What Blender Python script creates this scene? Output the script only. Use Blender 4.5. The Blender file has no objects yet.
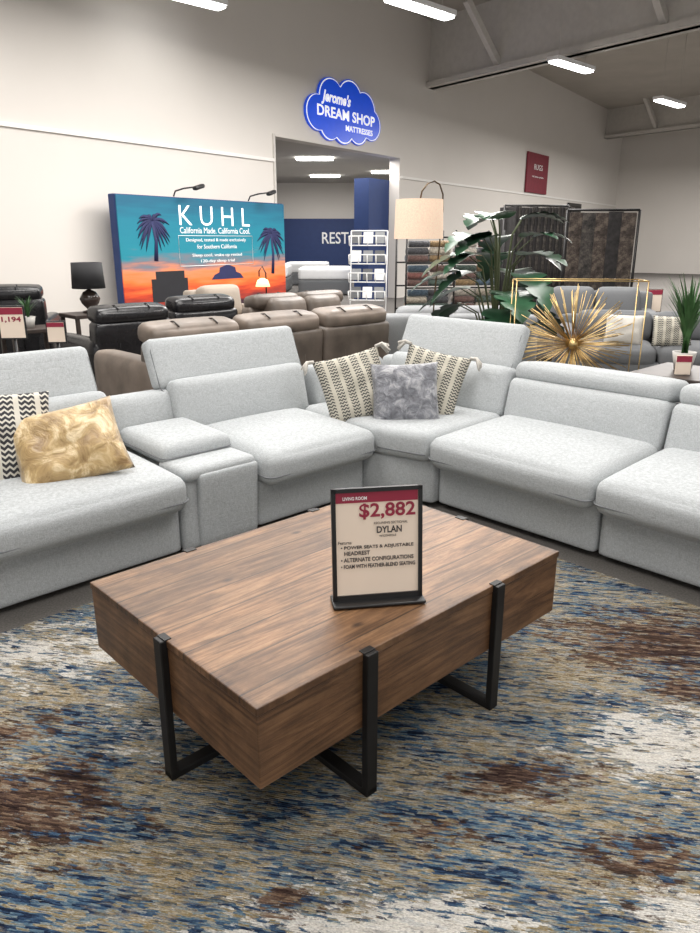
import bpy, bmesh, math, random
from mathutils import Vector, Matrix, Euler
random.seed(7)
S=bpy.context.scene
try:
    S.view_settings.view_transform='Standard'
except Exception: pass
COL=S.collection
R=math.radians
# ------------------------------------------------------------ helpers
def link(o): COL.objects.link(o); return o
def setp(o,label=None,category=None,kind=None,group=None):
    if label: o["label"]=label
    if category: o["category"]=category
    if kind: o["kind"]=kind
    if group: o["group"]=group
    return o
def obj(name,me,mat=None,parent=None,loc=(0,0,0),rot=(0,0,0),smooth=True,**k):
    o=bpy.data.objects.new(name,me); link(o)
    o.location=loc; o.rotation_euler=rot
    if parent: o.parent=parent
    if mat and me is not None: 
        if len(me.materials)==0: me.materials.append(mat)
    if smooth and me is not None:
        for p in me.polygons: p.use_smooth=True
    return setp(o,**k)
def empty(name,loc=(0,0,0),rz=0,parent=None,**k):
    o=bpy.data.objects.new(name,None); link(o); o.location=loc; o.rotation_euler=(0,0,rz)
    o.empty_display_size=.1
    if parent: o.parent=parent
    return setp(o,**k)
def tomesh(bm,name="m"):
    me=bpy.data.meshes.new(name); bm.normal_update(); bm.to_mesh(me); bm.free(); return me
def m_rbox(dims,r=.05,n=10,bulge=(0,0,0),fn=None):
    bm=bmesh.new(); bmesh.ops.create_cube(bm,size=2)
    bmesh.ops.subdivide_edges(bm,edges=bm.edges[:],cuts=n,use_grid_fill=True)
    hx,hy,hz=[d/2 for d in dims]
    for v in bm.verts:
        p=v.co.copy()
        q=[(1 if t>=0 else -1)*(1-(1-min(1,abs(t)))**1.6) for t in p]
        c=[q[0]*hx,q[1]*hy,q[2]*hz]; h=(hx,hy,hz)
        rr=[min(r,h[i]*.98) for i in range(3)]
        inn=[max(-(h[i]-rr[i]),min(h[i]-rr[i],c[i])) for i in range(3)]
        d=Vector([(c[i]-inn[i])/rr[i] for i in range(3)])
        if d.length>1e-6:
            d.normalize()
            c=[inn[i]+d[i]*rr[i] for i in range(3)]
        w=[(1-q[i]*q[i]) for i in range(3)]
        c[0]+=q[0]*bulge[0]*w[1]*w[2]*(abs(q[0])**2)
        c[1]+=q[1]*bulge[1]*w[0]*w[2]*(abs(q[1])**2)
        c[2]+=q[2]*bulge[2]*(w[0]**.6)*(w[1]**.6)*(abs(q[2])**2)
        v.co=Vector(c)
        if fn: v.co=fn(v.co)
    return tomesh(bm)
def m_box(dims,bev=0,seg=2):
    bm=bmesh.new(); bmesh.ops.create_cube(bm,size=1)
    for v in bm.verts: v.co=Vector((v.co.x*dims[0],v.co.y*dims[1],v.co.z*dims[2]))
    if bev>0: bmesh.ops.bevel(bm,geom=bm.edges[:],offset=bev,segments=seg,affect='EDGES',profile=.5)
    return tomesh(bm)
def m_lathe(prof,seg=32):
    bm=bmesh.new(); rings=[]
    for r,z in prof:
        rings.append([bm.verts.new((max(r,.0005)*math.cos(2*math.pi*i/seg),max(r,.0005)*math.sin(2*math.pi*i/seg),z)) for i in range(seg)])
    for a,b in zip(rings,rings[1:]):
        for i in range(seg):
            bm.faces.new((a[i],a[(i+1)%seg],b[(i+1)%seg],b[i]))
    bm.faces.new(rings[0][::-1]); bm.faces.new(rings[-1])
    return tomesh(bm)
def bm_tube(bm,pts,rad,sides=8):
    pts=[Vector(p) for p in pts]; rings=[]; n=len(pts)
    up=None
    for i,p in enumerate(pts):
        t=(pts[min(i+1,n-1)]-pts[max(i-1,0)]).normalized()
        if up is None:
            up=Vector((0,0,1)) if abs(t.z)<.9 else Vector((1,0,0))
        a=t.cross(up)
        if a.length<1e-5: a=t.orthogonal()
        a.normalize(); b=t.cross(a).normalized()
        r=rad[i] if isinstance(rad,(list,tuple)) else rad
        rings.append([bm.verts.new(p+a*r*math.cos(2*math.pi*k/sides)+b*r*math.sin(2*math.pi*k/sides)) for k in range(sides)])
    for A,B in zip(rings,rings[1:]):
        for k in range(sides): bm.faces.new((A[k],A[(k+1)%sides],B[(k+1)%sides],B[k]))
    bm.faces.new(rings[0][::-1]); bm.faces.new(rings[-1])
def m_tube(pts,rad,sides=8):
    bm=bmesh.new(); bm_tube(bm,pts,rad,sides); bmesh.ops.recalc_face_normals(bm,faces=bm.faces[:]); return tomesh(bm)
def m_tubes(lst,rad,sides=8):
    bm=bmesh.new()
    for pts in lst: bm_tube(bm,pts,rad,sides)
    bmesh.ops.recalc_face_normals(bm,faces=bm.faces[:]); return tomesh(bm)
def m_prism(poly,z0,z1,bev=0,seg=3):
    bm=bmesh.new()
    a=[bm.verts.new((x,y,z0)) for x,y in poly]; b=[bm.verts.new((x,y,z1)) for x,y in poly]
    bm.faces.new(a[::-1]); bm.faces.new(b); n=len(poly)
    for i in range(n): bm.faces.new((a[i],a[(i+1)%n],b[(i+1)%n],b[i]))
    bmesh.ops.recalc_face_normals(bm,faces=bm.faces[:])
    if bev>0: bmesh.ops.bevel(bm,geom=bm.edges[:],offset=bev,segments=seg,affect='EDGES',profile=.5)
    return tomesh(bm)
def m_pillow(w,h,t,n=22,pinch=.06):
    bm=bmesh.new(); 
    def P(i,j,s):
        u=-1+2*i/n; v=-1+2*j/n
        k=max(0,(1-abs(u)**2.4))*max(0,(1-abs(v)**2.4))
        th=t/2*k**.55
        x=u*w/2*(1-pinch*(1-v*v)); z=v*h/2*(1-pinch*(1-u*u))
        th+= (0.010*math.sin(5*u+3*v)+.006*math.sin(9*v-4*u))*k
        return Vector((x,s*th,z))
    g={}
    for s in (-1,1):
        for i in range(n+1):
            for j in range(n+1):
                edge=i in(0,n) or j in (0,n)
                if edge and s==1: g[(s,i,j)]=g[(-1,i,j)]
                else: g[(s,i,j)]=bm.verts.new(P(i,j,s))
    for s in (-1,1):
        for i in range(n):
            for j in range(n):
                f=[g[(s,i,j)],g[(s,i+1,j)],g[(s,i+1,j+1)],g[(s,i,j+1)]]
                if s==1: f=f[::-1]
                bm.faces.new(f)
    return tomesh(bm)
def text(name,s,mat,parent,loc,rot,width=None,height=None,align='CENTER',ext=.002,bold=0,shear=0,space=1.0,**k):
    cu=bpy.data.curves.new("t",'FONT'); cu.body=s; cu.align_x=align; cu.align_y='CENTER'; cu.extrude=ext; cu.offset=bold; cu.shear=shear; cu.space_character=space
    cu.resolution_u=3
    t=bpy.data.objects.new("tmp",cu); COL.objects.link(t)
    bpy.context.view_layer.update()
    dg=bpy.context.evaluated_depsgraph_get()
    me=bpy.data.meshes.new_from_object(t.evaluated_get(dg))
    bpy.data.objects.remove(t)
    xs=[v.co.x for v in me.vertices]; ys=[v.co.y for v in me.vertices]
    w=max(xs)-min(xs); h=max(ys)-min(ys); cy=(max(ys)+min(ys))/2
    cx={'CENTER':(max(xs)+min(xs))/2,'LEFT':min(xs),'RIGHT':max(xs)}[align]
    sx=width/w if width else None; sy=height/h if height else None
    if sx is None: sx=sy
    if sy is None: sy=sx
    for v in me.vertices: v.co=Vector(((v.co.x-cx)*sx,(v.co.y-cy)*sy,v.co.z))
    me.materials.clear()
    return obj(name,me,mat,parent,loc,rot,smooth=False,**k)
# ------------------------------------------------------------ materials
def nodes(name):
    m=bpy.data.materials.new(name); m.use_nodes=True
    nt=m.node_tree; b=nt.nodes["Principled BSDF"]
    return m,nt,b
def N(nt,t,**k):
    n=nt.nodes.new(t)
    for a,v in k.items():
        if a in n.inputs: n.inputs[a].default_value=v
        else: setattr(n,a,v)
    return n
def c4(c): return (c[0],c[1],c[2],1)
def coords(nt,scale=(1,1,1),rot=(0,0,0),loc=(0,0,0)):
    tc=N(nt,'ShaderNodeTexCoord'); mp=N(nt,'ShaderNodeMapping')
    mp.inputs['Scale'].default_value=scale; mp.inputs['Rotation'].default_value=rot; mp.inputs['Location'].default_value=loc
    nt.links.new(tc.outputs['Object'],mp.inputs['Vector']); return mp.outputs['Vector']
def ramp(nt,fac,stops,interp='LINEAR'):
    r=N(nt,'ShaderNodeValToRGB'); e=r.color_ramp.elements; r.color_ramp.interpolation=interp
    while len(e)>1: e.remove(e[-1])
    e[0].position=stops[0][0]; e[0].color=c4(stops[0][1])
    for p,c in stops[1:]:
        x=e.new(p); x.color=c4(c)
    nt.links.new(fac,r.inputs['Fac']); return r.outputs['Color']
def mix(nt,fac,a,b,mode='MIX'):
    m=N(nt,'ShaderNodeMix'); m.data_type='RGBA'; m.blend_type=mode
    for s,i in ((fac,0),(a,6),(b,7)):
        if hasattr(s,'links'): nt.links.new(s,m.inputs[i])
        else: m.inputs[i].default_value=s if i==0 else c4(s)
    return m.outputs[2]
def math_(nt,op,a,b=None):
    m=N(nt,'ShaderNodeMath'); m.operation=op
    for i,s in enumerate((a,b)):
        if s is None: continue
        if hasattr(s,'links'): nt.links.new(s,m.inputs[i])
        else: m.inputs[i].default_value=s
    return m.outputs[0]
def noise(nt,vec,scale,detail=3,rough=.5,out='Fac',dist=0):
    n=N(nt,'ShaderNodeTexNoise'); n.inputs['Scale'].default_value=scale; n.inputs['Detail'].default_value=detail; n.inputs['Roughness'].default_value=rough
    n.inputs['Distortion'].default_value=dist
    nt.links.new(vec,n.inputs['Vector']); return n.outputs[out]
def combine(nt,x,y,z=0.0):
    c=N(nt,'ShaderNodeCombineXYZ')
    for i,s in enumerate((x,y,z)):
        if hasattr(s,'links'): nt.links.new(s,c.inputs[i])
        else: c.inputs[i].default_value=s
    return c.outputs[0]
def white(nt,vec):
    w=N(nt,'ShaderNodeTexWhiteNoise'); w.noise_dimensions='3D'; nt.links.new(vec,w.inputs['Vector']); return w
def bump(nt,b,h,strength=.3,dist=.01):
    n=N(nt,'ShaderNodeBump'); n.inputs['Strength'].default_value=strength; n.inputs['Distance'].default_value=dist
    nt.links.new(h,n.inputs['Height']); nt.links.new(n.outputs['Normal'],b.inputs['Normal'])
def M(name,col,rough=.6,metal=0,var=.12,scale=8,bmp=.0,bscale=60,emit=0,sheen=0):
    m,nt,b=nodes(name); v=coords(nt)
    f=noise(nt,v,scale,3)
    dark=tuple(x*(1-var) for x in col); lite=tuple(min(1,x*(1+var)) for x in col)
    cc=ramp(nt,f,[(.3,dark),(.7,lite)])
    nt.links.new(cc,b.inputs['Base Color'])
    b.inputs['Roughness'].default_value=rough; b.inputs['Metallic'].default_value=metal
    if bmp: bump(nt,b,noise(nt,v,bscale,2),bmp,.004)
    if emit:
        nt.links.new(cc,b.inputs['Emission Color']); b.inputs['Emission Strength'].default_value=emit
    if sheen: b.inputs['Sheen Weight'].default_value=sheen
    return m
def fabric(name,col,var=.08,wscale=260,wr=0.0):
    m,nt,b=nodes(name); v=coords(nt)
    f=noise(nt,v,wscale,2,.6); g=noise(nt,coords(nt,(1,1,9)),60,2,.6); g2=noise(nt,coords(nt,(9,9,1)),60,2,.6)
    h=math_(nt,'ADD',math_(nt,'MULTIPLY',f,.3),math_(nt,'ADD',math_(nt,'MULTIPLY',g,.35),math_(nt,'MULTIPLY',g2,.35)))
    cc=ramp(nt,h,[(.43,tuple(x*(1-var) for x in col)),(.57,tuple(min(1,x*(1+var)) for x in col))])
    nt.links.new(cc,b.inputs['Base Color']); b.inputs['Roughness'].default_value=.95
    b.inputs['Specular IOR Level'].default_value=.25
    big=noise(nt,v,3.0,1,.4)
    hh=math_(nt,'ADD',math_(nt,'MULTIPLY',h,.16),big)
    if wr:
        w=noise(nt,coords(nt,(1.0,2.6,2.6)),4.5,1,.4,dist=1.2)
        cr=math_(nt,'ABSOLUTE',math_(nt,'SUBTRACT',w,.5))
        cr=math_(nt,'MINIMUM',cr,.06)
        hh=math_(nt,'ADD',hh,math_(nt,'MULTIPLY',cr,wr))
    bump(nt,b,hh,.28,.022); return m
MAT={}
MAT['sofa']=fabric('grey_fabric',(.455,.475,.485),.17,wr=1.6)
MAT['seam']=M('seam_grey',(.22,.23,.24),.9)
MAT['black']=M('black_metal',(.022,.021,.021),.45,.6,.2)
MAT['bronze']=M('bronze_metal',(.12,.085,.05),.35,.9,.1)
MAT['gold']=M('gold_metal',(.72,.52,.24),.3,1,.1)
MAT['blackplastic']=M('black_plastic',(.012,.012,.013),.35)
MAT['paper']=M('paper_cream',(.90,.76,.63),.7,var=.02)
MAT['paperdark']=M('paper_ink',(.05,.04,.04),.7)
MAT['ink_red']=M('ink_red',(.30,.02,.05),.6)
MAT['white']=M('white_paint',(.82,.82,.82),.6,var=.03)
MAT['ink_white']=M('ink_white',(.9,.9,.9),.6,var=.01)
MAT['sign_white']=M('sign_white',(.95,.95,.95),.5,var=.01,emit=.5)  # glow added to the colour so the white does not turn grey in dimness
MAT['wall']=M('wall_paint',(.65,.615,.575),.85,var=.02,scale=.6)
MAT['trim']=M('trim_white',(.76,.74,.71),.7,var=.02)
MAT['navy']=M('navy_paint',(.012,.034,.13),.6,var=.05)
MAT['ceiling']=M('ceiling_grey',(.44,.41,.37),.9,var=.06,scale=1)
MAT['beam']=M('beam_grey',(.56,.535,.50),.8,var=.05)
MAT['floor']=M('carpet_grey',(.14,.13,.12),.95,var=.25,scale=120,bmp=.3,bscale=300)
MAT['brown']=M('brown_leather',(.125,.100,.082),.45,var=.3,scale=5,bmp=.5,bscale=12)
MAT['tan']=M('tan_leather',(.19,.152,.124),.45,var=.3,scale=5,bmp=.5,bscale=12)
MAT['glass_brown']=M('smoky_glass',(.05,.035,.03),.15)
MAT['blackleather']=M('black_leather',(.014,.014,.016),.26,var=.2,bmp=.5,bscale=12)
MAT['greyfab2']=fabric('mid_grey_fabric',(.16,.165,.172))
MAT['greyfab3']=fabric('light_grey_fabric',(.30,.31,.32))
MAT['beige']=fabric('beige_fabric',(.36,.31,.26))
MAT['cream']=fabric('cream_fabric',(.6,.57,.52))
MAT['leaf']=M('leaf_green',(.026,.080,.040),.28,var=.6,scale=4)
MAT['leaf2']=M('leaf_bright_green',(.05,.13,.04),.5,var=.4,scale=9)
MAT['stem']=M('stem_brown',(.06,.075,.03),.7)
MAT['pot']=M('pot_white',(.5,.48,.45),.5)
MAT['darkwood']=M('dark_wood',(.045,.032,.026),.5,var=.3)
MAT['shade_linen']=M('linen_shade',(.72,.54,.41),.9,var=.09,scale=90,emit=.40)
MAT['shade_black']=M('black_shade',(.02,.02,.022),.8)
MAT['light']=M('fluorescent',(1,1,.98),.5,var=0,emit=11)
MAT['glow']=M('lamp_glow',(1,.55,.25),.5,var=0,emit=2.5)
MAT['burgundy']=M('burgundy_panel',(.19,.015,.03),.6)
MAT['bluesign']=M('blue_acrylic',(.003,.065,.62),.3,var=.03,emit=.40)  # slight glow added to the colour to lift the blue
MAT['darkrug']=M('dark_rug',(.018,.016,.016),.95,var=.5,scale=14)
def patrug(name,a,b_,c_,sc):
    m,nt,b=nodes(name); v=coords(nt); n=noise(nt,v,sc,6,.75)
    nt.links.new(ramp(nt,n,[(.38,a),(.5,b_),(.6,c_)]),b.inputs['Base Color']); b.inputs['Roughness'].default_value=.97; return m
MAT['darkrug2']=patrug('charcoal_rug',(.012,.011,.011),(.035,.031,.028),(.075,.064,.056),9)
MAT['brownrug']=patrug('brown_rug',(.016,.012,.010),(.045,.034,.028),(.10,.08,.065),11)
# wood
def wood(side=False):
    m,nt,b=nodes('acacia_wood'+('_side' if side else ''))
    v=coords(nt,(1,1,1))
    sep=N(nt,'ShaderNodeSeparateXYZ'); nt.links.new(v,sep.inputs[0])
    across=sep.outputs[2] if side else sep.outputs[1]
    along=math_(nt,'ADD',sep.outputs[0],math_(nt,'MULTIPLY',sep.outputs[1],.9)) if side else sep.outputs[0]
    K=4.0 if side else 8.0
    pl=math_(nt,'FLOOR',math_(nt,'MULTIPLY',math_(nt,'ADD',across,5.0),K))
    rnd=white(nt,combine(nt,pl,4.0,2.0)).outputs['Value']
    g=noise(nt,combine(nt,math_(nt,'MULTIPLY',along,1.3),math_(nt,'MULTIPLY',across,17),math_(nt,'MULTIPLY',rnd,30)),1.6,10,.70,dist=1.6)
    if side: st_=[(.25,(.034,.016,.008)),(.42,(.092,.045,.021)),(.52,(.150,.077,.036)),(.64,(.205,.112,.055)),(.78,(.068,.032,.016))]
    else: st_=[(.25,(.042,.020,.010)),(.42,(.124,.064,.031)),(.52,(.198,.108,.054)),(.64,(.280,.167,.090)),(.78,(.09,.045,.022))]
    cc=ramp(nt,g,st_)
    tone=ramp(nt,rnd,[(0,(.64,.61,.58)),(.5,(.98,.96,.93)),(1,(1.28,1.24,1.17))])
    if not side: cc=mix(nt,1.0,cc,tone,'MULTIPLY')
    blot=noise(nt,coords(nt,(1,2,2)),6,6,.7)
    cc=mix(nt,1.0,cc,ramp(nt,blot,[(.3,(.56,.54,.52)),(.62,(1.12,1.09,1.07))]),'MULTIPLY')
    if not side:
        fr=math_(nt,'FRACT',math_(nt,'MULTIPLY',math_(nt,'ADD',across,5.0),K))
        seam=math_(nt,'LESS_THAN',fr,.045)
        cc=mix(nt,math_(nt,'MULTIPLY',seam,.7),cc,(.022,.013,.008))
        ex=math_(nt,'SUBTRACT',.64,math_(nt,'ABSOLUTE',sep.outputs[0])); ey=math_(nt,'SUBTRACT',.44,math_(nt,'ABSOLUTE',sep.outputs[1]))
        e=math_(nt,'ADD',math_(nt,'MINIMUM',ex,ey),math_(nt,'MULTIPLY',math_(nt,'SUBTRACT',blot,.5),.05))
        cc=mix(nt,1.0,cc,ramp(nt,e,[(.0,(.55,.52,.5)),(.022,(1,1,1))]),'MULTIPLY')
    vo=N(nt,'ShaderNodeTexVoronoi'); vo.inputs['Scale'].default_value=4.4; nt.links.new(coords(nt,(1,1.7,1.7)),vo.inputs['Vector'])
    kn=ramp(nt,math_(nt,'ADD',vo.outputs['Distance'],math_(nt,'MULTIPLY',blot,.06)),[(.08,(.9,.9,.9)),(.15,(0,0,0))])
    cc=mix(nt,kn,cc,(.030,.015,.009))
    nt.links.new(cc,b.inputs['Base Color']); b.inputs['Roughness'].default_value=.46
    bump(nt,b,g,.3,.004); return m
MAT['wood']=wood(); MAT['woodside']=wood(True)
# rug
def rugmat():
    m,nt,b=nodes('abstract_rug')
    v0=coords(nt)
    rv=N(nt,'ShaderNodeMapping'); rv.inputs['Rotation'].default_value=(0,0,R(10)); nt.links.new(v0,rv.inputs['Vector'])
    def mp(scale,loc=(0,0,0)):
        n2=N(nt,'ShaderNodeMapping'); n2.inputs['Scale'].default_value=scale; n2.inputs['Location'].default_value=loc
        nt.links.new(rv.outputs[0],n2.inputs['Vector']); return n2.outputs[0]
    sp=N(nt,'ShaderNodeSeparateXYZ'); nt.links.new(rv.outputs[0],sp.inputs[0])
    wob=noise(nt,mp((1,1,1)),9,2,.5)
    yy=math_(nt,'ADD',math_(nt,'MULTIPLY',sp.outputs[1],150.0),math_(nt,'MULTIPLY',wob,4.0))
    row=math_(nt,'FLOOR',yy)
    rr=white(nt,combine(nt,row,5.0,0.0)).outputs['Value']
    xx=math_(nt,'ADD',math_(nt,'MULTIPLY',sp.outputs[0],36.0),math_(nt,'ADD',math_(nt,'MULTIPLY',rr,17.0),math_(nt,'MULTIPLY',noise(nt,mp((40,160,1)),1,2),1.6)))
    wc=white(nt,combine(nt,math_(nt,'FLOOR',xx),row,1.0)); sc_=N(nt,'ShaderNodeSeparateColor'); nt.links.new(wc.outputs['Color'],sc_.inputs[0]); c1=sc_.outputs
    edge=math_(nt,'ABSOLUTE',math_(nt,'SUBTRACT',math_(nt,'FRACT',yy),.5))
    mid=noise(nt,mp((3.4,36,1)),1,7,.75); mid2=noise(nt,mp((4.0,40,1),(9,4,0)),1,7,.75)
    def stretch(x,a,b_):
        mr=N(nt,'ShaderNodeMapRange'); mr.inputs[1].default_value=a; mr.inputs[2].default_value=b_; nt.links.new(x,mr.inputs[0]); return mr.outputs[0]
    k1=math_(nt,'ADD',math_(nt,'MULTIPLY',c1[0],.38),math_(nt,'MULTIPLY',stretch(mid,.34,.66),.62))
    k2=math_(nt,'ADD',math_(nt,'MULTIPLY',c1[1],.38),math_(nt,'MULTIPLY',stretch(mid2,.34,.66),.62))
    cool=ramp(nt,k1,[(.12,(.006,.009,.018)),(.28,(.014,.025,.055)),(.40,(.036,.070,.130)),(.50,(.085,.145,.195)),(.58,(.25,.27,.26)),(.66,(.17,.115,.035)),(.78,(.42,.385,.31)),(.9,(.03,.05,.10))])
    warm=ramp(nt,k2,[(.12,(.018,.024,.04)),(.26,(.05,.075,.10)),(.36,(.20,.145,.06)),(.46,(.38,.34,.27)),(.55,(.21,.14,.045)),(.66,(.47,.435,.37)),(.78,(.08,.12,.16)),(.9,(.48,.45,.40))])
    L=noise(nt,mp((1.3,3.0,1),(1,2,0)),1.6,8,.75)
    L=math_(nt,'ADD',L,math_(nt,'MULTIPLY',math_(nt,'SUBTRACT',c1[2],.5),.11))
    col=mix(nt,ramp(nt,L,[(.47,(0,0,0)),(.57,(1,1,1))]),cool,warm)
    def blobs(lst,seed,lo=.80,hi=.86,mx=.97):
        acc=None
        for (x,y,rx,ry,st) in lst:
            sb=N(nt,'ShaderNodeVectorMath'); sb.operation='SUBTRACT'; nt.links.new(v0,sb.inputs[0]); sb.inputs[1].default_value=(x,y,0)
            ml=N(nt,'ShaderNodeVectorMath'); ml.operation='MULTIPLY'; nt.links.new(sb.outputs[0],ml.inputs[0]); ml.inputs[1].default_value=(1/rx,1/ry,0)
            ln=N(nt,'ShaderNodeVectorMath'); ln.operation='LENGTH'; nt.links.new(ml.outputs[0],ln.inputs[0])
            f=math_(nt,'MULTIPLY',math_(nt,'SUBTRACT',1.6,ln.outputs['Value']),st)
            f=math_(nt,'MAXIMUM',f,0.0)
            acc=f if acc is None else math_(nt,'MAXIMUM',acc,f)
        n1=noise(nt,mp((3.4,7.5,1),(seed,seed,0)),1.6,11,.80)
        t=math_(nt,'ADD',math_(nt,'MULTIPLY',acc,.20),math_(nt,'ADD',math_(nt,'MULTIPLY',n1,1.15),math_(nt,'MULTIPLY',c1[2],.15)))
        return ramp(nt,t,[(lo,(0,0,0)),(hi,(mx,mx,mx))])
    brownc=ramp(nt,k1,[(.15,(.014,.008,.007)),(.4,(.042,.022,.015)),(.56,(.085,.047,.031)),(.68,(.16,.10,.066)),(.82,(.26,.22,.17)),(.9,(.03,.035,.05))])
    creamc=ramp(nt,k2,[(.15,(.34,.33,.31)),(.35,(.50,.475,.435)),(.6,(.61,.585,.54)),(.9,(.44,.44,.43))])
    fc=blobs([(-1.2,2.35,.42,.26,.85),(.10,1.20,.34,.14,1.15),(1.0,1.84,.34,.20,1.1),(.84,1.25,.25,.12,1.0),(-.25,1.2,.16,.07,.8),(-.6,1.9,.3,.14,.6),(.55,2.9,.4,.2,.5),(1.3,3.0,.3,.2,.6),(-.95,1.25,.2,.1,.6)],3.0,.84,.89,.93)
    fb=blobs([(-.92,1.57,.36,.21,1.1),(1.22,2.42,.54,.27,1.1),(.48,1.70,.22,.10,1.05),(.70,1.42,.15,.12,1.0),(-.15,1.30,.12,.08,.6),(1.15,2.1,.24,.15,.8),(-1.15,1.9,.34,.12,.9),(.15,1.5,.22,.09,.6)],9.0,.81,.87,.95)
    col=mix(nt,fc,col,creamc); col=mix(nt,fb,col,brownc)
    fine=noise(nt,mp((140,300,1)),1,2,.6)
    col=mix(nt,1.0,col,ramp(nt,fine,[(.3,(.66,.66,.66)),(.7,(1.3,1.3,1.3))]),'MULTIPLY')
    nt.links.new(col,b.inputs['Base Color']); b.inputs['Roughness'].default_value=.97; b.inputs['Specular IOR Level'].default_value=.1
    bump(nt,b,math_(nt,'SUBTRACT',math_(nt,'ADD',c1[0],fine),math_(nt,'MULTIPLY',edge,1.6)),.6,.005); return m
MAT['rug']=rugmat()
# pillows
def pat_pillow(name,sc,thr,bthr,dark,lite,bandsc,nz=.5):
    m,nt,b=nodes(name); v=coords(nt)
    sp=N(nt,'ShaderNodeSeparateXYZ'); nt.links.new(v,sp.inputs[0])
    tri=math_(nt,'PINGPONG',math_(nt,'MULTIPLY',sp.outputs[0],sc),.5)
    zz=math_(nt,'FRACT',math_(nt,'ADD',math_(nt,'MULTIPLY',sp.outputs[2],sc*1.15),tri))
    d=math_(nt,'GREATER_THAN',zz,thr)
    w3=math_(nt,'FRACT',math_(nt,'ADD',math_(nt,'MULTIPLY',sp.outputs[0],bandsc),.25))
    bands=math_(nt,'GREATER_THAN',w3,bthr)
    f=math_(nt,'MULTIPLY',d,bands)
    n=noise(nt,v,110,2)
    f2=math_(nt,'GREATER_THAN',math_(nt,'ADD',f,math_(nt,'MULTIPLY',math_(nt,'SUBTRACT',n,.5),nz*2.2)),.55)
    cc=mix(nt,f2,lite,dark)
    nt.links.new(cc,b.inputs['Base Color']); b.inputs['Roughness'].default_value=.95
    bump(nt,b,math_(nt,'ADD',f2,noise(nt,v,200,2)),.5,.005); return m
MAT['pat']=pat_pillow('woven_black_cream',34,.42,.25,(.035,.035,.04),(.60,.57,.50),11,.5)
MAT['pat2']=pat_pillow('woven_grey_cream',46,.52,.32,(.07,.07,.068),(.52,.49,.41),14,.95)
def velvet(name,c0,c1,c2,scale=14,dist=.5,rough=.45,bs=.8):
    m,nt,b=nodes(name); v=coords(nt); n=noise(nt,v,scale,5,.62,dist=dist)
    nt.links.new(ramp(nt,n,[(.32,c0),(.5,c1),(.66,c2)]),b.inputs['Base Color'])
    b.inputs['Roughness'].default_value=rough; b.inputs['Sheen Weight'].default_value=.3; bump(nt,b,n,bs,.03); return m
MAT['goldvelvet']=velvet('gold_velvet',(.24,.14,.05),(.50,.345,.155),(.92,.76,.50),10,.8,.34,.6)
MAT['greyvelvet']=velvet('grey_velvet',(.09,.09,.105),(.20,.205,.23),(.42,.42,.44),18)
def sunset():
    m,nt,b=nodes('sunset_print'); tc=N(nt,'ShaderNodeTexCoord'); sep=N(nt,'ShaderNodeSeparateXYZ')
    nt.links.new(tc.outputs['Object'],sep.inputs[0])
    nn=noise(nt,coords(nt,(.5,1,4)),2.5,5)
    z=math_(nt,'ADD',sep.outputs[2],math_(nt,'MULTIPLY',math_(nt,'SUBTRACT',nn,.5),.6))
    f=math_(nt,'ADD',math_(nt,'MULTIPLY',z,.5),.5)
    cc=ramp(nt,f,[(.08,(.03,.01,.02)),(.20,(.45,.04,.012)),(.30,(.78,.15,.03)),(.38,(.62,.20,.09)),(.46,(.17,.14,.16)),(.54,(.005,.18,.24)),(.78,(.002,.15,.22)),(.95,(.002,.09,.16))])
    nt.links.new(cc,b.inputs['Base Color']); nt.links.new(cc,b.inputs['Emission Color']); b.inputs['Emission Strength'].default_value=.33
    b.inputs['Roughness'].default_value=.5; return m
MAT['sunset']=sunset()
MAT['palm']=M('palm_print',(.016,.020,.085),.7)
MAT['printdark']=M('print_dark',(.012,.012,.016),.7)

# ------------------------------------------------------------ room
W0=Vector((-4.8,10.9,0)); wa=R(55.5); WD=Vector((math.cos(wa),math.sin(wa),0)); WN=Vector((math.sin(wa),-math.cos(wa),0))
def wp(s,z,off=0): 
    p=W0+WD*s+WN*off; return Vector((p.x,p.y,z))
H=6.8
def wallbox(name,s0,s1,z0,z1,off0,off1,mat,**k):
    c=wp((s0+s1)/2,(z0+z1)/2,(off0+off1)/2)
    return obj(name,m_box((s1-s0,abs(off1-off0),z1-z0)),mat,None,c,(0,0,wa),smooth=False,**k)
st=dict(kind='structure')
flo=obj('floor',m_box((70,70,.2)),MAT['floor'],None,(5,18,-.1),smooth=False,**st)
bm=bmesh.new()
def addb(bm,s0,s1,z0,z1,o0=-.3,o1=0):
    g=bmesh.ops.create_cube(bm,size=1)['verts']
    for v in g: v.co=Vector(((s0+s1)/2+v.co.x*(s1-s0),-(o0+o1)/2+v.co.y*(o1-o0),(z0+z1)/2+v.co.z*(z1-z0)))
addb(bm,-12,5.8,0,H); addb(bm,10.7,31,0,H); addb(bm,5.8,10.7,3.46,H)
obj('wall_back',tomesh(bm),MAT['wall'],None,W0,(0,0,wa),smooth=False,**st)
wallbox('trim_1',-12,5.75,2.98,3.04,0,.04,MAT['trim'],**st)
wallbox('trim_2',10.75,30.5,2.98,3.04,0,.04,MAT['trim'],**st)
obj('ceiling',m_box((60,60,.2)),MAT['ceiling'],None,(5,14,H+.1),smooth=False,**st)
wallbox('wall_right',30.6,31.2,0,H,0,30,MAT['wall'],**st)
wallbox('door_1',30.45,30.6,0,3.4,4.2,6.6,MAT['darkrug'],**st)
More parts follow.
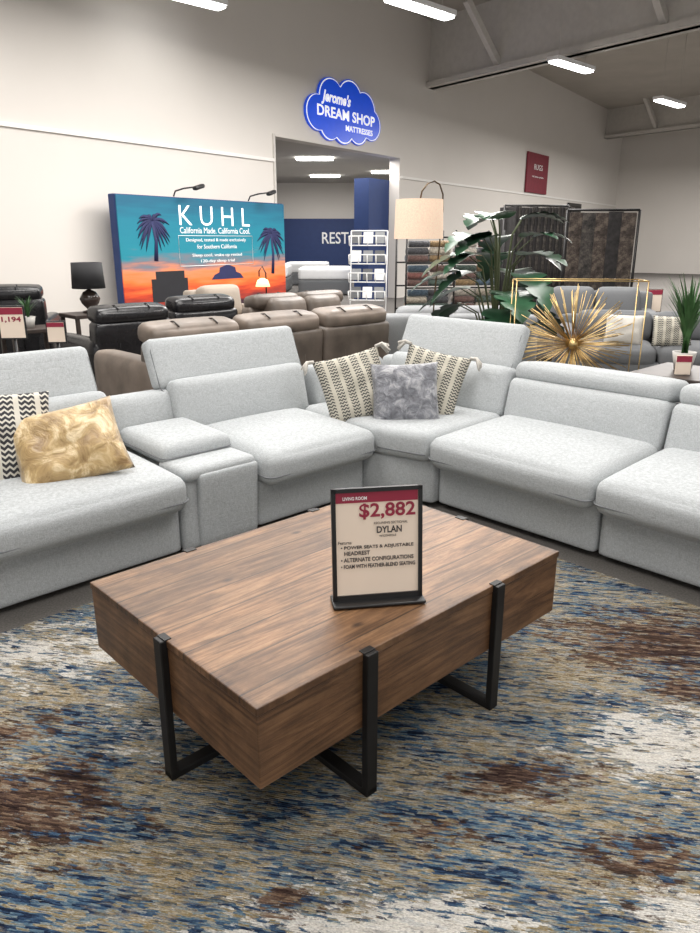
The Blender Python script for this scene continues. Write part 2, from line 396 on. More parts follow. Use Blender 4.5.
for i,(s,z0,ln) in enumerate([(12.2,5.25,26),(28.0,5.65,26)]):
    P=wp(s,0); d=Vector((.60,-.80,0)).normalized(); ang=math.atan2(d.y,d.x)
    c=P+d*(ln/2-.1)
    bm=bmesh.new()
    for (w,h,zc) in ((.18,H-z0,(H+z0)/2),(.5,.12,z0+.06)):
        g=bmesh.ops.create_cube(bm,size=1)['verts']
        for v in g: v.co=Vector((v.co.x*ln,v.co.y*w,zc+v.co.z*h))
    for k in range(6):
        g=bmesh.ops.create_cube(bm,size=1)['verts']
        x0=-ln/2+2.5+k*4.2
        for v in g:
            q=Vector((v.co.x*.14,v.co.y*1.7,v.co.z*.14)); q.rotate(Euler((R(-45),0,0))); v.co=q+Vector((x0,-.6,z0+.7))
    obj('trim_%d'%(i+3),tomesh(bm),MAT['beam'],None,(c.x,c.y,0),(0,0,ang),smooth=False,**st)
# back room
obj('wall_interior',m_box((20,.2,3.7)),MAT['wall'],None,(-2,30.1,1.85),smooth=False,**st)
obj('wall_interior_navy',m_box((12,.1,2.28)),MAT['navy'],None,(-2.5,29.94,1.14),smooth=False,**st)
pp=[wp(-8,0,-.3),wp(22,0,-.3),Vector((8,30,0)),Vector((-12,30,0))]
obj('ceiling_interior',m_prism([(p.x,p.y) for p in pp],3.6,3.7),MAT['ceiling'],None,smooth=False,**st)
wallbox('wall_side_navy',9.75,12,0,2.95,-.75,-.31,MAT['navy'],**st)
wallbox('trim_5',5.74,5.80,0,3.5,-.32,.03,MAT['beam'],**st)
rest=empty('wall_lettering',(-.58,29.88,0),0,label='white REST lettering on the navy back room wall',category='sign')
text('lettering','REST',MAT['ink_white'],rest,(0,0,1.56),(R(90),0,0),width=1.05,height=.44,ext=.02,bold=.01)

# ------------------------------------------------------------ fixtures
def fixture(x,y,z=5.0,L=1.5,ang=R(43.5),wd=.28):
    e=empty('ceiling_light',(x,y,z),ang,label='long white fluorescent fixture hanging from the ceiling',category='ceiling light',group='hanging fluorescent fixtures')
    obj('housing',m_prism([(-L/2,-wd/2),(L/2,-wd/2),(L/2,wd/2),(-L/2,wd/2)],0.0,.08,.01),MAT['white'],e,smooth=False)
    obj('tube',m_rbox((L*.97,wd*.8,.05),.02,4),MAT['light'],e,(0,0,-.02))
    for s in (-1,1): obj('hanger',m_tube([(s*L*.35,0,.08),(s*L*.35,0,H-z)],.006,6),MAT['beam'],e)
for x,y in [(1.12,13.1),(4.7,17.1),(8.6,21.4),(-2.55,12.55)]: fixture(x,y)
for x,y in [(-.95,21.0),(-.85,26.5),(1.2,25.0)]:
    e=empty('ceiling_light',(x,y,3.57),0,label='flush fluorescent panel in the back room ceiling',category='ceiling light',group='back room light panels')
    obj('panel',m_rbox((1.0,.5,.06),.02,4),MAT['light'],e)
def area(x,y,z,sz,p,col=(1,.97,.935)):
    l=bpy.data.lights.new('overhead_light','AREA'); l.shape='SQUARE'; l.size=sz; l.energy=p; l.color=col
    o=bpy.data.objects.new('overhead_light',l); link(o); o.location=(x,y,z); return o
for x,y,p in [(-2,2.5,150),(2.2,2.0,150),(0,6,170),(-3,8,195),(4,8,235),(1.5,12,460),(7,15,510),(10,22,620),(14,27,580),(0,-2.5,120),(-1.2,10.5,140)]:
    area(x,y,4.7,2.4,p)
area(-.5,20,3.4,3,210); area(-1,26,3.4,3,190)
w=bpy.data.worlds.new('World'); S.world=w; w.use_nodes=True
w.node_tree.nodes['Background'].inputs[0].default_value=(1,.985,.965,1); w.node_tree.nodes['Background'].inputs[1].default_value=1.25

# ------------------------------------------------------------ wall signs
cs=empty('cloud_sign',wp(8.25,4.15,.03),wa,label='blue cloud shaped shop sign with white outline mounted on the wall',category='sign')
def cloud(sc,z0,z1):
    pts=[]
    circ=[(-1.02,-.1,.40),(-.55,.30,.42),(.15,.36,.43),(.70,.20,.42),(.98,-.12,.38),(.45,-.28,.36),(-.1,-.32,.36),(-.6,-.30,.36)]
    n=220
    for i in range(n):
        a=2*math.pi*i/n; d=Vector((math.cos(a),math.sin(a)*.55)).normalized()
        best=0
        for cx,cy,r in circ:
            b_=d.x*cx+d.y*cy; disc=b_*b_-(cx*cx+cy*cy-r*r)
            if disc>=0: best=max(best,b_+math.sqrt(disc))
        p=d*best
        L=p.length; p=p*((L+sc)/L); pts.append((p.x*1.0,p.y*.84))
    return m_prism(pts,z0,z1)
obj('rim',cloud(.07,-.02,.030),MAT['bluesign'],cs,rot=(R(90),0,0),smooth=False)
obj('outline',cloud(.045,.030,.033),MAT['sign_white'],cs,rot=(R(90),0,0),smooth=False)
obj('panel',cloud(.018,.033,.036),MAT['bluesign'],cs,rot=(R(90),0,0),smooth=False)
text('lettering',"Jerome's",MAT['sign_white'],cs,(-.40,-.045,.24),(R(90),0,0),width=1.1,height=.30,bold=.03,shear=.3)
text('lettering',"DREAM SHOP",MAT['sign_white'],cs,(.02,-.045,-.03),(R(90),0,0),width=2.25,height=.22,bold=.02)
text('lettering',"MATTRESSES",MAT['sign_white'],cs,(.5,-.045,-.28),(R(90),0,0),width=1.1,height=.12,bold=.02)
rs=empty('wall_sign',wp(20.1,3.72,.05),wa,label='burgundy rectangular sign with white lettering on the wall',category='sign')
obj('panel',m_box((2.0,.06,1.3),.01),MAT['burgundy'],rs,smooth=False)
text('lettering','RUGS',MAT['ink_white'],rs,(0,-.04,.2),(R(90),0,0),width=.8,height=.18)
text('lettering','At home prices',MAT['ink_white'],rs,(0,-.04,-.12),(R(90),0,0),width=1.1,height=.08)
# banner
BS=3.42
bn=empty('backdrop_display',wp(BS,0,.35),wa,label='large printed sunset backdrop with palm trees and white lettering',category='display')
obj('frame',m_box((4.06,.16,1.95),.02),MAT['navy'],bn,(0,-.05,1.19),smooth=False,label='dark blue edge frame')
obj('print',m_box((4.03,.02,1.92)),MAT['sunset'],bn,(0,-.14,1.19),smooth=False)
def tb(s,x,z,w_,h_,b_=0.0,m_='ink_white',sp_=1.0): text('lettering',s,MAT[m_],bn,(x,-.155,z),(R(90),0,0),width=w_,height=h_,ext=.002,bold=b_,space=sp_)
tb('KUHL',.12,1.88,1.75,.32,-.008,'sign_white',1.55); tb('California Made. California Cool.',.12,1.64,1.75,.10)
tb('Designed, tested & made exclusively',.12,1.475,1.5,.07); tb('for Southern California',.12,1.37,1.0,.07)
tb('Sleep cool, wake up rested',.12,1.22,1.25,.065);tb('120-day sleep trial',.12,1.12,.85,.065)
obj('print_border',m_tubes([[(-.8,0,1.05),(1.05,0,1.05),(1.05,0,1.55),(-.8,0,1.55),(-.8,0,1.05)]],.006,4),MAT['ink_white'],bn,(0,-.155,0))
obj('print_shape',m_prism([(-.42,-.02),(.42,-.02),(.34,.06),(.22,.10),(.20,.18),(0,.235),(-.20,.18),(-.22,.10),(-.34,.06)],0,.004),MAT['palm'],bn,(.35,-.152,.82),(R(90),0,0),smooth=False)
obj('print_shape',m_prism([(-.40,-.28),(.40,-.28),(.40,.10),(.33,.10),(.33,.22),(-.30,.22),(-.30,.10),(-.40,.10)],0,.004),MAT['printdark'],bn,(-1.05,-.152,.76),(R(90),0,0),smooth=False)
def palm(x,z,h):
    bm=bmesh.new(); bm_tube(bm,[(x,0,z),(x+.03,0,z+h*.5),(x-.02,0,z+h)],[.05,.035,.03],6)
    for k in range(21):
        a=R(-60+k*15+random.uniform(-6,6)); pts=[]; ll=random.uniform(.30,.43)
        for j in range(6):
            t=j/5; pts.append(Vector((x-.02+math.cos(a)*ll*t,0,z+h+math.sin(a)*ll*.85*t-.22*t*t)))
        bm_tube(bm,pts,[.012,.022,.028,.025,.016,.003],4)
    for v in bm.verts: v.co.y*=.08
    obj('palm_silhouette',tomesh(bm),MAT['palm'],bn,(0,-.157,0))
palm(-1.32,1.15,.62); palm(1.62,.85,.74)
def spot(x):
    e=empty('gooseneck_spotlight',wp(BS+x,2.20,.4),wa,label='black gooseneck spotlight clamped on top of the backdrop',category='spotlight',group='backdrop spotlights')
    obj('arm',m_tube([(0,.0,-.02),(0,-.05,.06),(.06,-.2,.10),(.15,-.36,.12)],.014,6),MAT['blackplastic'],e)
    obj('head',m_rbox((.26,.10,.07),.03,4),MAT['blackplastic'],e,(.20,-.4,.12),(0,R(-14),R(10)))
spot(-.75); spot(1.1)

# ------------------------------------------------------------ rug
U=Vector((math.cos(R(43.5)),math.sin(R(43.5)),0)); B=Vector((-U.y,U.x,0)); C=Vector((.217,4.164,0)); ra=R(43.5)
def ab(a,b,z=0): 
    p=C+U*a+B*b; return Vector((p.x,p.y,z))
poly=[ab(-4.0,-3.4),ab(-.10,-3.4),ab(-.10,-.12),ab(-4.0,-.12)]
me=m_prism([(p.x,p.y) for p in poly],.0,.014,.004,2)
obj('area_rug',me,MAT['rug'],smooth=False,label='distressed abstract area rug in blue, cream, grey and rust brown',category='rug')

# ------------------------------------------------------------ sectional
sec=empty('sectional_sofa',C,ra,label='large light grey fabric reclining sectional with console and adjustable headrests',category='sofa')
def T(par,name,dims,loc,rot=(0,0,0),r=.05,n=10,bulge=(0,0,0),mat='sofa',fn=None,**k):
    return obj(name,m_rbox(dims,r,n,bulge,fn),MAT[mat],par,loc,rot,**k)
fr={0:Matrix.Identity(3),1:Matrix.Rotation(R(-90),3,'Z')}
def place(side,u,d,z): 
    v=fr[side]@Vector((u,d,z)); return v
def loop_pts(hx,hy,r,n=5):
    pts=[]
    for cx,cy,a0 in ((hx-r,-hy+r,-90),(hx-r,hy-r,0),(-hx+r,hy-r,90),(-hx+r,-hy+r,180)):
        for i in range(n+1):
            a=R(a0+90*i/n); pts.append((cx+r*math.cos(a),cy+r*math.sin(a)))
    return pts+[pts[0]]
def mod(side,u0,u1,raised,hw=None,hc=None,bw=None,hh=.29):
    w=u1-u0; uc=(u0+u1)/2; rz=0 if side==0 else R(-90)
    hw=hw or w-.03; hc=hc if hc is not None else uc; bw=bw or w-.01
    def orient(o,rx): o.rotation_euler=(Matrix.Rotation(rz,3,'Z')@Matrix.Rotation(R(rx),3,'X')).to_euler(); return o
    def t(name,dims,u,d,z,rx=0,**k):
        return orient(T(sec,name,dims,place(side,u,d,z),(0,0,0),**k),rx)
    t('base',(w-.010,.93,.255),uc,.495,.158,r=.020,bulge=(0,.005,0))
    t('seat_cushion',(w-.008,.76,.172),uc,.295,.368,rx=2,r=.058,bulge=(0,.012,.026),n=13)
    hx,hy=(w-.008)/2+.001,.38+.001
    orient(obj('piping',m_tube([(x,y,0) for x,y in loop_pts(hx,hy,.05)],.0045,6),MAT['seam'],sec,place(side,uc,.295,.368-.030)),2)
    bk_h,bk_z,bk_rx=(.33,.56,-13) if raised else (.30,.525,-14)
    t('back_cushion',(bw,.21,bk_h),hc,.73,bk_z,rx=bk_rx,r=.050,bulge=(0,.022,.0),n=12)
    if raised:
        t('back_shell',(w-.01,.14,.50),uc,.92,.43,rx=-5,r=.05)
        t('headrest',(hw,.105,hh),hc,.835,.805,rx=-22,r=.038,bulge=(0,.008,0))
        orient(obj('piping',m_tube([(x,0,y) for x,y in loop_pts(hw/2-.012,hh/2-.012,.035)],.0035,6),MAT['seam'],sec,place(side,hc,.835-.052,.805-.018)),-22)
    else:
        t('back_shell',(w-.01,.14,.46),uc,.92,.40,rx=-5,r=.05)
        t('headrest',(hw,.30,.120),hc,.840,.708,rx=-6,r=.050,bulge=(0,.008,.006))
mod(0,-2.36,-1.39,True)
mod(0,-.945,-.15,True,hw=1.05,hc=-.545,bw=.95)
mod(1,.38,1.37,False); mod(1,1.375,2.40,False)
mod(1,2.405,3.4,False)
# console
T(sec,'console_body',(.43,.93,.37),(-1.167,.485,.21),r=.02,bulge=(0,.003,0))
T(sec,'console_front_panel',(.345,.05,.385),(-1.13,.012,.222),(R(3.5),0,0),r=.020,n=8)
T(sec,'console_shelf',(.415,.27,.065),(-1.167,.125,.412),r=.030,bulge=(0,0,.004))
T(sec,'console_armrest',(.41,.48,.10),(-1.167,.43,.475),(R(2),0,0),r=.042,bulge=(0,0,.012))
obj('piping',m_tube([(x,y,0) for x,y in loop_pts(.206,.241,.045)],.004,6),MAT['seam'],sec,(-1.167,.43,.462),(R(2),0,0))
T(sec,'console_back',(.42,.22,.34),(-1.18,.80,.50),(R(-10),0,0),r=.05,bulge=(0,.02,0))
# wedge
obj('corner_base',m_prism([(-.145,.0),(.0,-.375),(.93,-.375),(.93,.93),(-.145,.93)],.03,.285,.018,3),MAT['sofa'],sec)
obj('corner_seat_cushion',m_prism([(-.145,-.07),(-.07,-.375),(.68,-.375),(.68,.68),(-.145,.68)],.283,.457,.055,7),MAT['sofa'],sec)
obj('piping',m_tube([(-.143,-.066,0),(-.074,-.37,0)],.0045,6),MAT['seam'],sec,(0,0,.335))
T(sec,'back_cushion',(.66,.22,.30),(.36,.76,.54),(R(-10),0,0),r=.055,bulge=(0,.02,0))
T(sec,'back_shell',(.95,.14,.46),(.33,.93,.41),(R(-4),0,0),r=.05)
def wr(rx): return (Matrix.Rotation(R(-90),3,'Z')@Matrix.Rotation(R(rx),3,'X')).to_euler()
o=T(sec,'back_cushion',(1.0,.22,.33),(.76,.13,.56),r=.055,bulge=(0,.02,0)); o.rotation_euler=wr(-12)
o=T(sec,'back_shell',(1.25,.14,.48),(.92,.28,.42),r=.05); o.rotation_euler=wr(-5)
o=T(sec,'headrest',(.98,.105,.31),(.865,.15,.825),r=.038,bulge=(0,.008,0)); o.rotation_euler=wr(-24)
o=obj('piping',m_tube([(x,0,y) for x,y in loop_pts(.478,.143,.035)],.0035,6),MAT['seam'],sec,(.865-.052,.15,.825-.02)); o.rotation_euler=wr(-24)

# ------------------------------------------------------------ throw pillows
def tassels(par,w,h,mat):
    for sx in (-1,1):
        for sz in (-1,1):
            bm=bmesh.new()
            for k in range(18):
                a=random.uniform(-.5,.5); q=random.uniform(-.5,.5)
                bm_tube(bm,[(-sx*.01,0,0),(sx*.03,q*.035,sz*.012-.006),(sx*(.065+.012*a),q*.07,sz*.015-.05+a*.05)],[.012,.010,.006],5)
            obj('tassel',tomesh(bm),mat,par,(sx*w/2,0,sz*h/2))
def pillow(label,a,b,z,w,h,t,mat,rx,ry,rz,tas=False):
    e=bpy.data.objects.new('throw_pillow',None); link(e); p=ab(a,b,z); e.location=p; e.rotation_euler=(Matrix.Rotation(rz,3,'Z')@Matrix.Rotation(R(rx),3,'X')@Matrix.Rotation(R(ry),3,'Y')).to_euler()
    setp(e,label=label,category='pillow')
    obj('cover',m_pillow(w,h,t),MAT[mat],e)
    if tas: tassels(e,w,h,MAT['cream'])
    return e
pillow('crushed gold velvet square throw pillow on the sofa seat',-1.79,.27,.60,.48,.38,.15,'goldvelvet',-38,-11,R(20))
pillow('black and cream woven throw pillow behind the gold pillow',-2.03,.44,.625,.45,.45,.13,'pat',-24,4,R(30))
pillow('crushed grey velvet square throw pillow on the corner seat',.16,.0,.595,.41,.38,.14,'greyvelvet',-22,-2,R(0))
pillow('grey and cream woven throw pillow with tassels leaning in the corner',-.01,.26,.625,.43,.42,.13,'pat2',-24,-12,R(14),True)
pillow('grey and cream woven throw pillow with tassels beside the grey pillow',.40,.01,.625,.41,.43,.13,'pat2',-24,12,R(-16),True)

# ------------------------------------------------------------ coffee table
ta=R(43.2); TL,TW=1.28,.88; F=Vector((-.213,1.398,0)); tu=Vector((math.cos(ta),math.sin(ta),0)); tv=Vector((-tu.y,tu.x,0))
tc=F+tu*TL/2+tv*TW/2
tab=empty('coffee_table',tc,ta,label='rectangular rustic brown wood coffee table with black metal frame legs',category='table')
obj('tabletop',m_box((TL,TW,.022),.003),MAT['wood'],tab,(0,0,.449),smooth=False)
obj('body',m_box((TL-.006,TW-.006,.206),.003),MAT['woodside'],tab,(0,0,.3345),smooth=False)
for u in (-TL/2+.358,TL/2-.36):
    for sgn in (-1,1):
        obj('leg',m_box((.040,.022,.445),.003),MAT['black'],tab,(u,sgn*(TW/2+.008),.2375),smooth=False)
        obj('top_bracket',m_box((.040,.022,.003),.001),MAT['black'],tab,(u,sgn*(TW/2-.005),.4610),smooth=False)
    obj('crossbar',m_box((.040,TW+.038,.022),.002),MAT['black'],tab,(u,0,.026),smooth=False)
for sgn in (-1,1):
    obj('leg',m_box((.022,.040,.445),.003),MAT['black'],tab,(sgn*(TL/2+.008),-.015,.2375),smooth=False)
    obj('top_bracket',m_box((.022,.040,.003),.001),MAT['black'],tab,(sgn*(TL/2-.005),-.015,.4610),smooth=False)
obj('crossbar',m_box((TL+.038,.040,.022),.002),MAT['black'],tab,(0,-.015,.026),smooth=False)

# price sign on table
ps=empty('price_sign',(.082,1.912,.4615),R(9),label='framed price sign with maroon header standing on the coffee table',category='sign')
obj('stand_base',m_box((.275,.08,.010),.004),MAT['blackplastic'],ps,(0,.0,.006))
pf=empty('sign_frame',(0,.0,.010),0,parent=ps); pf.rotation_euler=(R(-6),0,0)
bm=bmesh.new()
def bb(bm,cx,cy,cz,dx,dy,dz):
    for v in bmesh.ops.create_cube(bm,size=1)['verts']: v.co=Vector((cx+v.co.x*dx,cy+v.co.y*dy,cz+v.co.z*dz))
PW,PH=.266,.337
bb(bm,-PW/2+.006,0,PH/2,.012,.016,PH); bb(bm,PW/2-.006,0,PH/2,.012,.016,PH); bb(bm,0,0,.008,PW,.016,.016); bb(bm,0,0,PH-.006,PW,.016,.012)
obj('border',tomesh(bm),MAT['blackplastic'],pf,smooth=False)
obj('paper',m_box((PW-.02,.004,PH-.02)),MAT['paper'],pf,(0,0,PH/2),smooth=False)
obj('header',m_box((PW-.026,.003,.030)),MAT['ink_red'],pf,(0,-.0025,PH-.028),smooth=False)
def pt(s,x,z,w_,h_,m_='paperdark',al='CENTER',b_=0.0):
    text('lettering',s,MAT[m_],pf,(x,-.0045,z),(R(90),0,0),width=w_,height=h_,align=al,ext=.0004,bold=b_)
pt('LIVING ROOM',-.065,PH-.030,.07,.010,'ink_white',b_=.02)
pt('$2,882',.030,PH-.070,.165,.048,'ink_red',b_=.02)
pt('RECLINING SECTIONAL',.04,PH-.106,.10,.007)
pt('DYLAN',.035,PH-.126,.074,.020,b_=.02)
pt('W/CONSOLE',.03,PH-.145,.05,.006)
pt('Features:',-.115,PH-.160,.04,.009,al='LEFT')
pt('• POWER SEATS & ADJUSTABLE',-.108,PH-.177,.215,.0125,al='LEFT',b_=.02)
pt('HEADREST',-.098,PH-.193,.075,.012,al='LEFT',b_=.02)
pt('• ALTERNATE CONFIGURATIONS',-.108,PH-.213,.215,.0125,al='LEFT',b_=.02)
pt('• FOAM WITH FEATHER-BLEND SEATING',-.108,PH-.233,.22,.012,al='LEFT',b_=.02)

# ------------------------------------------------------------ background furniture
def sofa(name,label,x,y,rz,w,mat,n=2,h=.92,d=.92,arm=.2,cat='sofa',armh=.62,puffy=True,group=None,armmat=None):
    e=empty(name,(x,y,0),rz,label=label,category=cat,group=group)
    iw=w-2*arm
    T(e,'base',(w-.04,d-.06,.30),(0,0,.2),r=.04,n=6,mat=mat)
    for s in (-1,1):
        T(e,'armrest',(arm,d,armh),(s*(w/2-arm/2),0,armh/2+.02),r=.07,n=8,bulge=(.01,.01,.01),mat=armmat or mat)
    cw=iw/n
    if not puffy: T(e,'back',(w-.06,.20,h-.12),(0,d/2-.1,(h-.12)/2+.05),(R(-5),0,0),r=.05,n=8,mat=mat)
    for i in range(n):
        cx=-iw/2+cw*(i+.5)
        T(e,'seat_cushion',(cw-.01,d-.26,.2),(cx,-.1,.4),r=.07,n=8,bulge=(0,.02,.03),mat=mat)
        T(e,'back_cushion',(cw-.01,.26,h-.5),(cx,d/2-.26,.48+(h-.5)/2),(R(-10),0,0),r=.08,n=8,bulge=(0,.03,.01),mat=mat)
        if puffy: 
            bw=(w-.06)/n; bx=-(w-.06)/2+bw*(i+.5)
            T(e,'back',(bw-.012,.20,h-.16),(bx,d/2-.1,(h-.16)/2+.05),(R(-5),0,0),r=.05,n=8,bulge=(0,.015,0),mat=mat)
            T(e,'headrest',(bw-.06,.27,.15),(bx,d/2-.12,h-.06),(R(-8),0,0),r=.06,n=8,bulge=(0,.02,.015),mat=armmat or mat)
            for s in (-1,1): 
                obj('piping',m_tube([(bx+s*bw*.22,d/2+.02,h-.18),(bx+s*bw*.22,d/2+.014,.3)],.006,5),MAT[mat],e)
                obj('piping',m_tube([(bx+s*bw*.2,d/2-.235,h-.03),(bx+s*bw*.2,d/2-.2,h+.012),(bx+s*bw*.2,d/2-.06,h+.032),(bx+s*bw*.2,d/2+.01,h+.0)],.006,5),MAT['darkwood' if mat!='blackleather' else mat],e)
    return e
p=ab(.72,2.30); sofa('reclining_sofa','grey brown leather reclining sofa with headrests behind the grey sectional',p.x,p.y,ra+R(180),2.55,'brown',3,.88,armmat='tan')
sofa('reclining_loveseat','brown leather loveseat facing the aisle',-.42,8.6,ra,1.5,'brown',2,.86)
sofa('recliner','black leather recliner beside the table lamp',-2.38,7.35,ra+R(180),.88,'blackleather',1,.86,cat='armchair',arm=.18,armh=.56)
sofa('recliner','glossy black leather recliner in the row',-1.86,8.25,ra+R(180),.88,'blackleather',1,.88,cat='armchair',arm=.18,armh=.56)
sofa('recliner','black leather recliner next to the small potted plant',-3.95,8.5,ra+R(150),1.0,'blackleather',1,.98,cat='armchair',arm=.18)
sofa('loveseat','light grey fabric loveseat seen from behind',1.05,7.55,R(180),1.6,'greyfab3',2,.86,puffy=False)
sofa('sofa','mid grey fabric sofa with pale throw pillows',3.05,7.3,R(-14),1.9,'greyfab2',2,.80,puffy=False)
sofa('armchair','dark grey upholstered armchair by the aisle',4.4,8.6,R(-50),1.0,'greyfab2',1,.88,cat='armchair',puffy=False)
sofa('armchair','dark grey upholstered wide armchair behind the grey sofa',3.1,9.3,R(-14),1.5,'greyfab2',2,.92,cat='armchair',puffy=False)
sofa('accent_chair','beige upholstered accent chair in front of the backdrop',-1.62,9.75,ra,.85,'beige',1,.92,cat='armchair',arm=.12,puffy=False)
def ppil(x,y,z,rz,mat,label,s=.42):
    e=empty('throw_pillow',(x,y,z),rz,label=label,category='pillow'); e.rotation_euler=(R(-20),0,rz)
    obj('cover',m_pillow(s,s*.85,.13,12),MAT[mat],e)
ppil(2.68,7.12,.64,R(-25),'cream','cream throw pillow on the mid grey sofa',.36)
ppil(3.1,7.0,.64,R(-15),'pat2','woven throw pillow on the mid grey sofa',.36)

def sidetable(x,y,h,w,label,mat='darkwood',rz=0):
    e=empty('side_table',(x,y,0),rz,label=label,category='table')
    obj('tabletop',m_box((w,w*.8,.04),.006),MAT[mat],e,(0,0,h-.02),smooth=False)
    for sx in (-1,1):
        for sy in (-1,1): obj('leg',m_box((.04,.04,h-.04),.004),MAT[mat],e,(sx*(w/2-.03),sy*(w*.4-.03),(h-.04)/2),smooth=False)
    obj('shelf',m_box((w-.04,w*.8-.04,.025),.003),MAT[mat],e,(0,0,.18),smooth=False)
    return e
sidetable(-2.84,8.05,.72,.55,'dark wooden side table holding a black lamp',rz=ra)
lm=empty('table_lamp',(-2.84,8.05,.72),label='table lamp with black drum shade and smoky glass base',category='lamp')
obj('base',m_lathe([(.09,0),(.09,.02),(.03,.03),(.09,.10),(.11,.15),(.07,.22),(.015,.25),(.015,.33)],24),MAT['glass_brown'],lm)
obj('lamp_shade',m_lathe([(.175,.26),(.16,.53),(.155,.53),(.17,.265)],28),MAT['shade_black'],lm)
sidetable(-3.3,7.5,.62,.5,'dark end table with a small green plant',rz=ra)
def grass(name,label,x,y,z,h,n,mat='leaf2',spread=.5,pot=.07,w=.012):
    e=empty(name,(x,y,z),label=label,category='plant')
    obj('pot',m_lathe([(pot*.7,0),(pot,pot*1.6),(pot*.9,pot*1.6),(pot*.85,pot*1.4)],20),MAT['pot'],e)
    bm=bmesh.new()
    for i in range(n):
        a=random.uniform(0,6.28); s=random.uniform(.3,1)*spread*h; hh=h*random.uniform(.6,1)
        prev=None
        for j in range(6):
            t=j/5; c_=Vector((math.cos(a)*s*t*t,math.sin(a)*s*t*t,pot*1.3+hh*(t-.25*t*t*spread)))
            wd=w*(1-t)*1.2+.001; sd=Vector((-math.sin(a),math.cos(a),0))*wd
            A=bm.verts.new(c_-sd); B_=bm.verts.new(c_+sd)
            if prev: bm.faces.new((prev[0],prev[1],B_,A))
            prev=(A,B_)
    obj('foliage',tomesh(bm),MAT[mat],e)
grass('potted_plant','small green potted plant on the dark end table',-3.3,7.5,.62,.26,50)
def stand(x,y,z,w_,h_,txt,label):
    e=empty('price_sign',(x,y,0),R(5),label=label,category='sign')
    obj('pole',m_tube([(0,.01,0.02),(0,.01,z-h_/2)],.01),MAT['blackplastic'],e)
    obj('stand_base',m_lathe([(.08,0),(.08,.015),(.02,.02)],20),MAT['blackplastic'],e)
    obj('frame',m_box((w_+.02,.015,h_+.02),.003),MAT['blackplastic'],e,(0,0,z),smooth=False)
    obj('paper',m_box((w_,.004,h_)),MAT['paper'],e,(0,-.009,z),smooth=False)
    obj('header',m_box((w_,.003,h_*.22)),MAT['ink_red'],e,(0,-.012,z+h_*.38),smooth=False)
    if txt: text('lettering',txt,MAT['ink_red'],e,(0,-.0125,z+h_*.1),(R(90),0,0),width=w_*.8,height=h_*.2,ext=.0005,bold=.03)
stand(-2.36,5.1,.93,.165,.21,'1,194','framed price sign with red header among black recliners')
stand(-2.14,5.3,.84,.12,.14,None,'small price sign with red header beside the recliners')
sidetable(-1.25,11.1,.66,.5,'small dark table under the glowing lamp')
gl=empty('table_lamp',(-1.25,11.05,.66),label='small arched lamp with glowing orange shade',category='lamp')
obj('base',m_lathe([(.1,0),(.1,.02),(.02,.03)],18),MAT['black'],gl)
obj('stem',m_tube([(.0,0,0),(.0,0,.35),(-.05,0,.45),(-.1,0,.38),(-.1,0,.3)],.01),MAT['black'],gl)
obj('lamp_shade',m_lathe([(.11,.16),(.08,.25),(.03,.28)],20),MAT['glow'],gl,(-.05,0,0))
# magazine rack
mr=empty('brochure_rack',(.24,10.2,0),R(-10),label='white wire brochure rack on the showroom floor',category='rack')
bars=[[(-.25,0,0),(-.25,.15,1.6)],[(.25,0,0),(.25,.15,1.6)],[(-.25,.15,1.6),(.25,.15,1.6)]]
for k in range(5):
    z=.45+k*.24; y=.03+k*.02
    bars+= [[(-.25,y-.12,z),(.25,y-.12,z)],[(-.25,y-.14,z+.12),(.25,y-.14,z+.12)]]
    bars+= [[(x_,y-.12,z),(x_,y-.14,z+.12)] for x_ in (-.25,-.12,0,.12,.25)]
obj('frame',m_tubes(bars,.009,6),MAT['white'],mr)
for k in range(5):
    for j in range(3):
        obj('brochure',m_box((.13,.02,.15),.002),MAT[('ink_white','greyfab3','greyfab2')[(k*2+j)%3]],mr,(-.16+.16*j,-.03+k*.02,.55+k*.24),(R(-14),0,0),smooth=False)
# mattresses in back room
for k,(x,y) in enumerate([(-2.6,23),(-.7,21.6),(-1.5,26.2),(.9,24.4)]):
    e=empty('mattress_bed',(x,y,0),0,label='white mattress on a grey base in the back room',category='bed',group='showroom mattresses')
    T(e,'base',(1.5,1.9,.4),(0,0,.22),r=.03,n=5,mat='greyfab2'); T(e,'mattress',(1.5,1.9,.32),(0,0,.58),r=.06,n=6,bulge=(0,0,.01),mat='white')
# arc floor lamp
fl=empty('floor_lamp',(.74,6.95,0),0,label='arched bronze floor lamp with a glowing linen drum shade',category='lamp')
obj('base',m_lathe([(.16,0),(.16,.02),(.02,.035)],28),MAT['bronze'],fl,(0.06,.24,0))
obj('pole',m_tube([(.06,.24,.03),(.08,.24,.9),(.115,.22,1.5),(.125,.16,1.75),(.11,.08,1.88),(.07,.02,1.96),(.02,0,1.985),(-.04,0,1.965),(-.09,0,1.90),(-.11,0,1.80)],.0075),MAT['bronze'],fl)
bm=bmesh.new(); seg=40
r0=[bm.verts.new((.225*math.cos(6.2832*i/seg),.225*math.sin(6.2832*i/seg),1.49)) for i in range(seg)]
r1=[bm.verts.new((.215*math.cos(6.2832*i/seg),.215*math.sin(6.2832*i/seg),1.83)) for i in range(seg)]
for i in range(seg): bm.faces.new((r0[i],r0[(i+1)%seg],r1[(i+1)%seg],r1[i]))
obj('lamp_shade',tomesh(bm),MAT['shade_linen'],fl,(-.11,0,0))
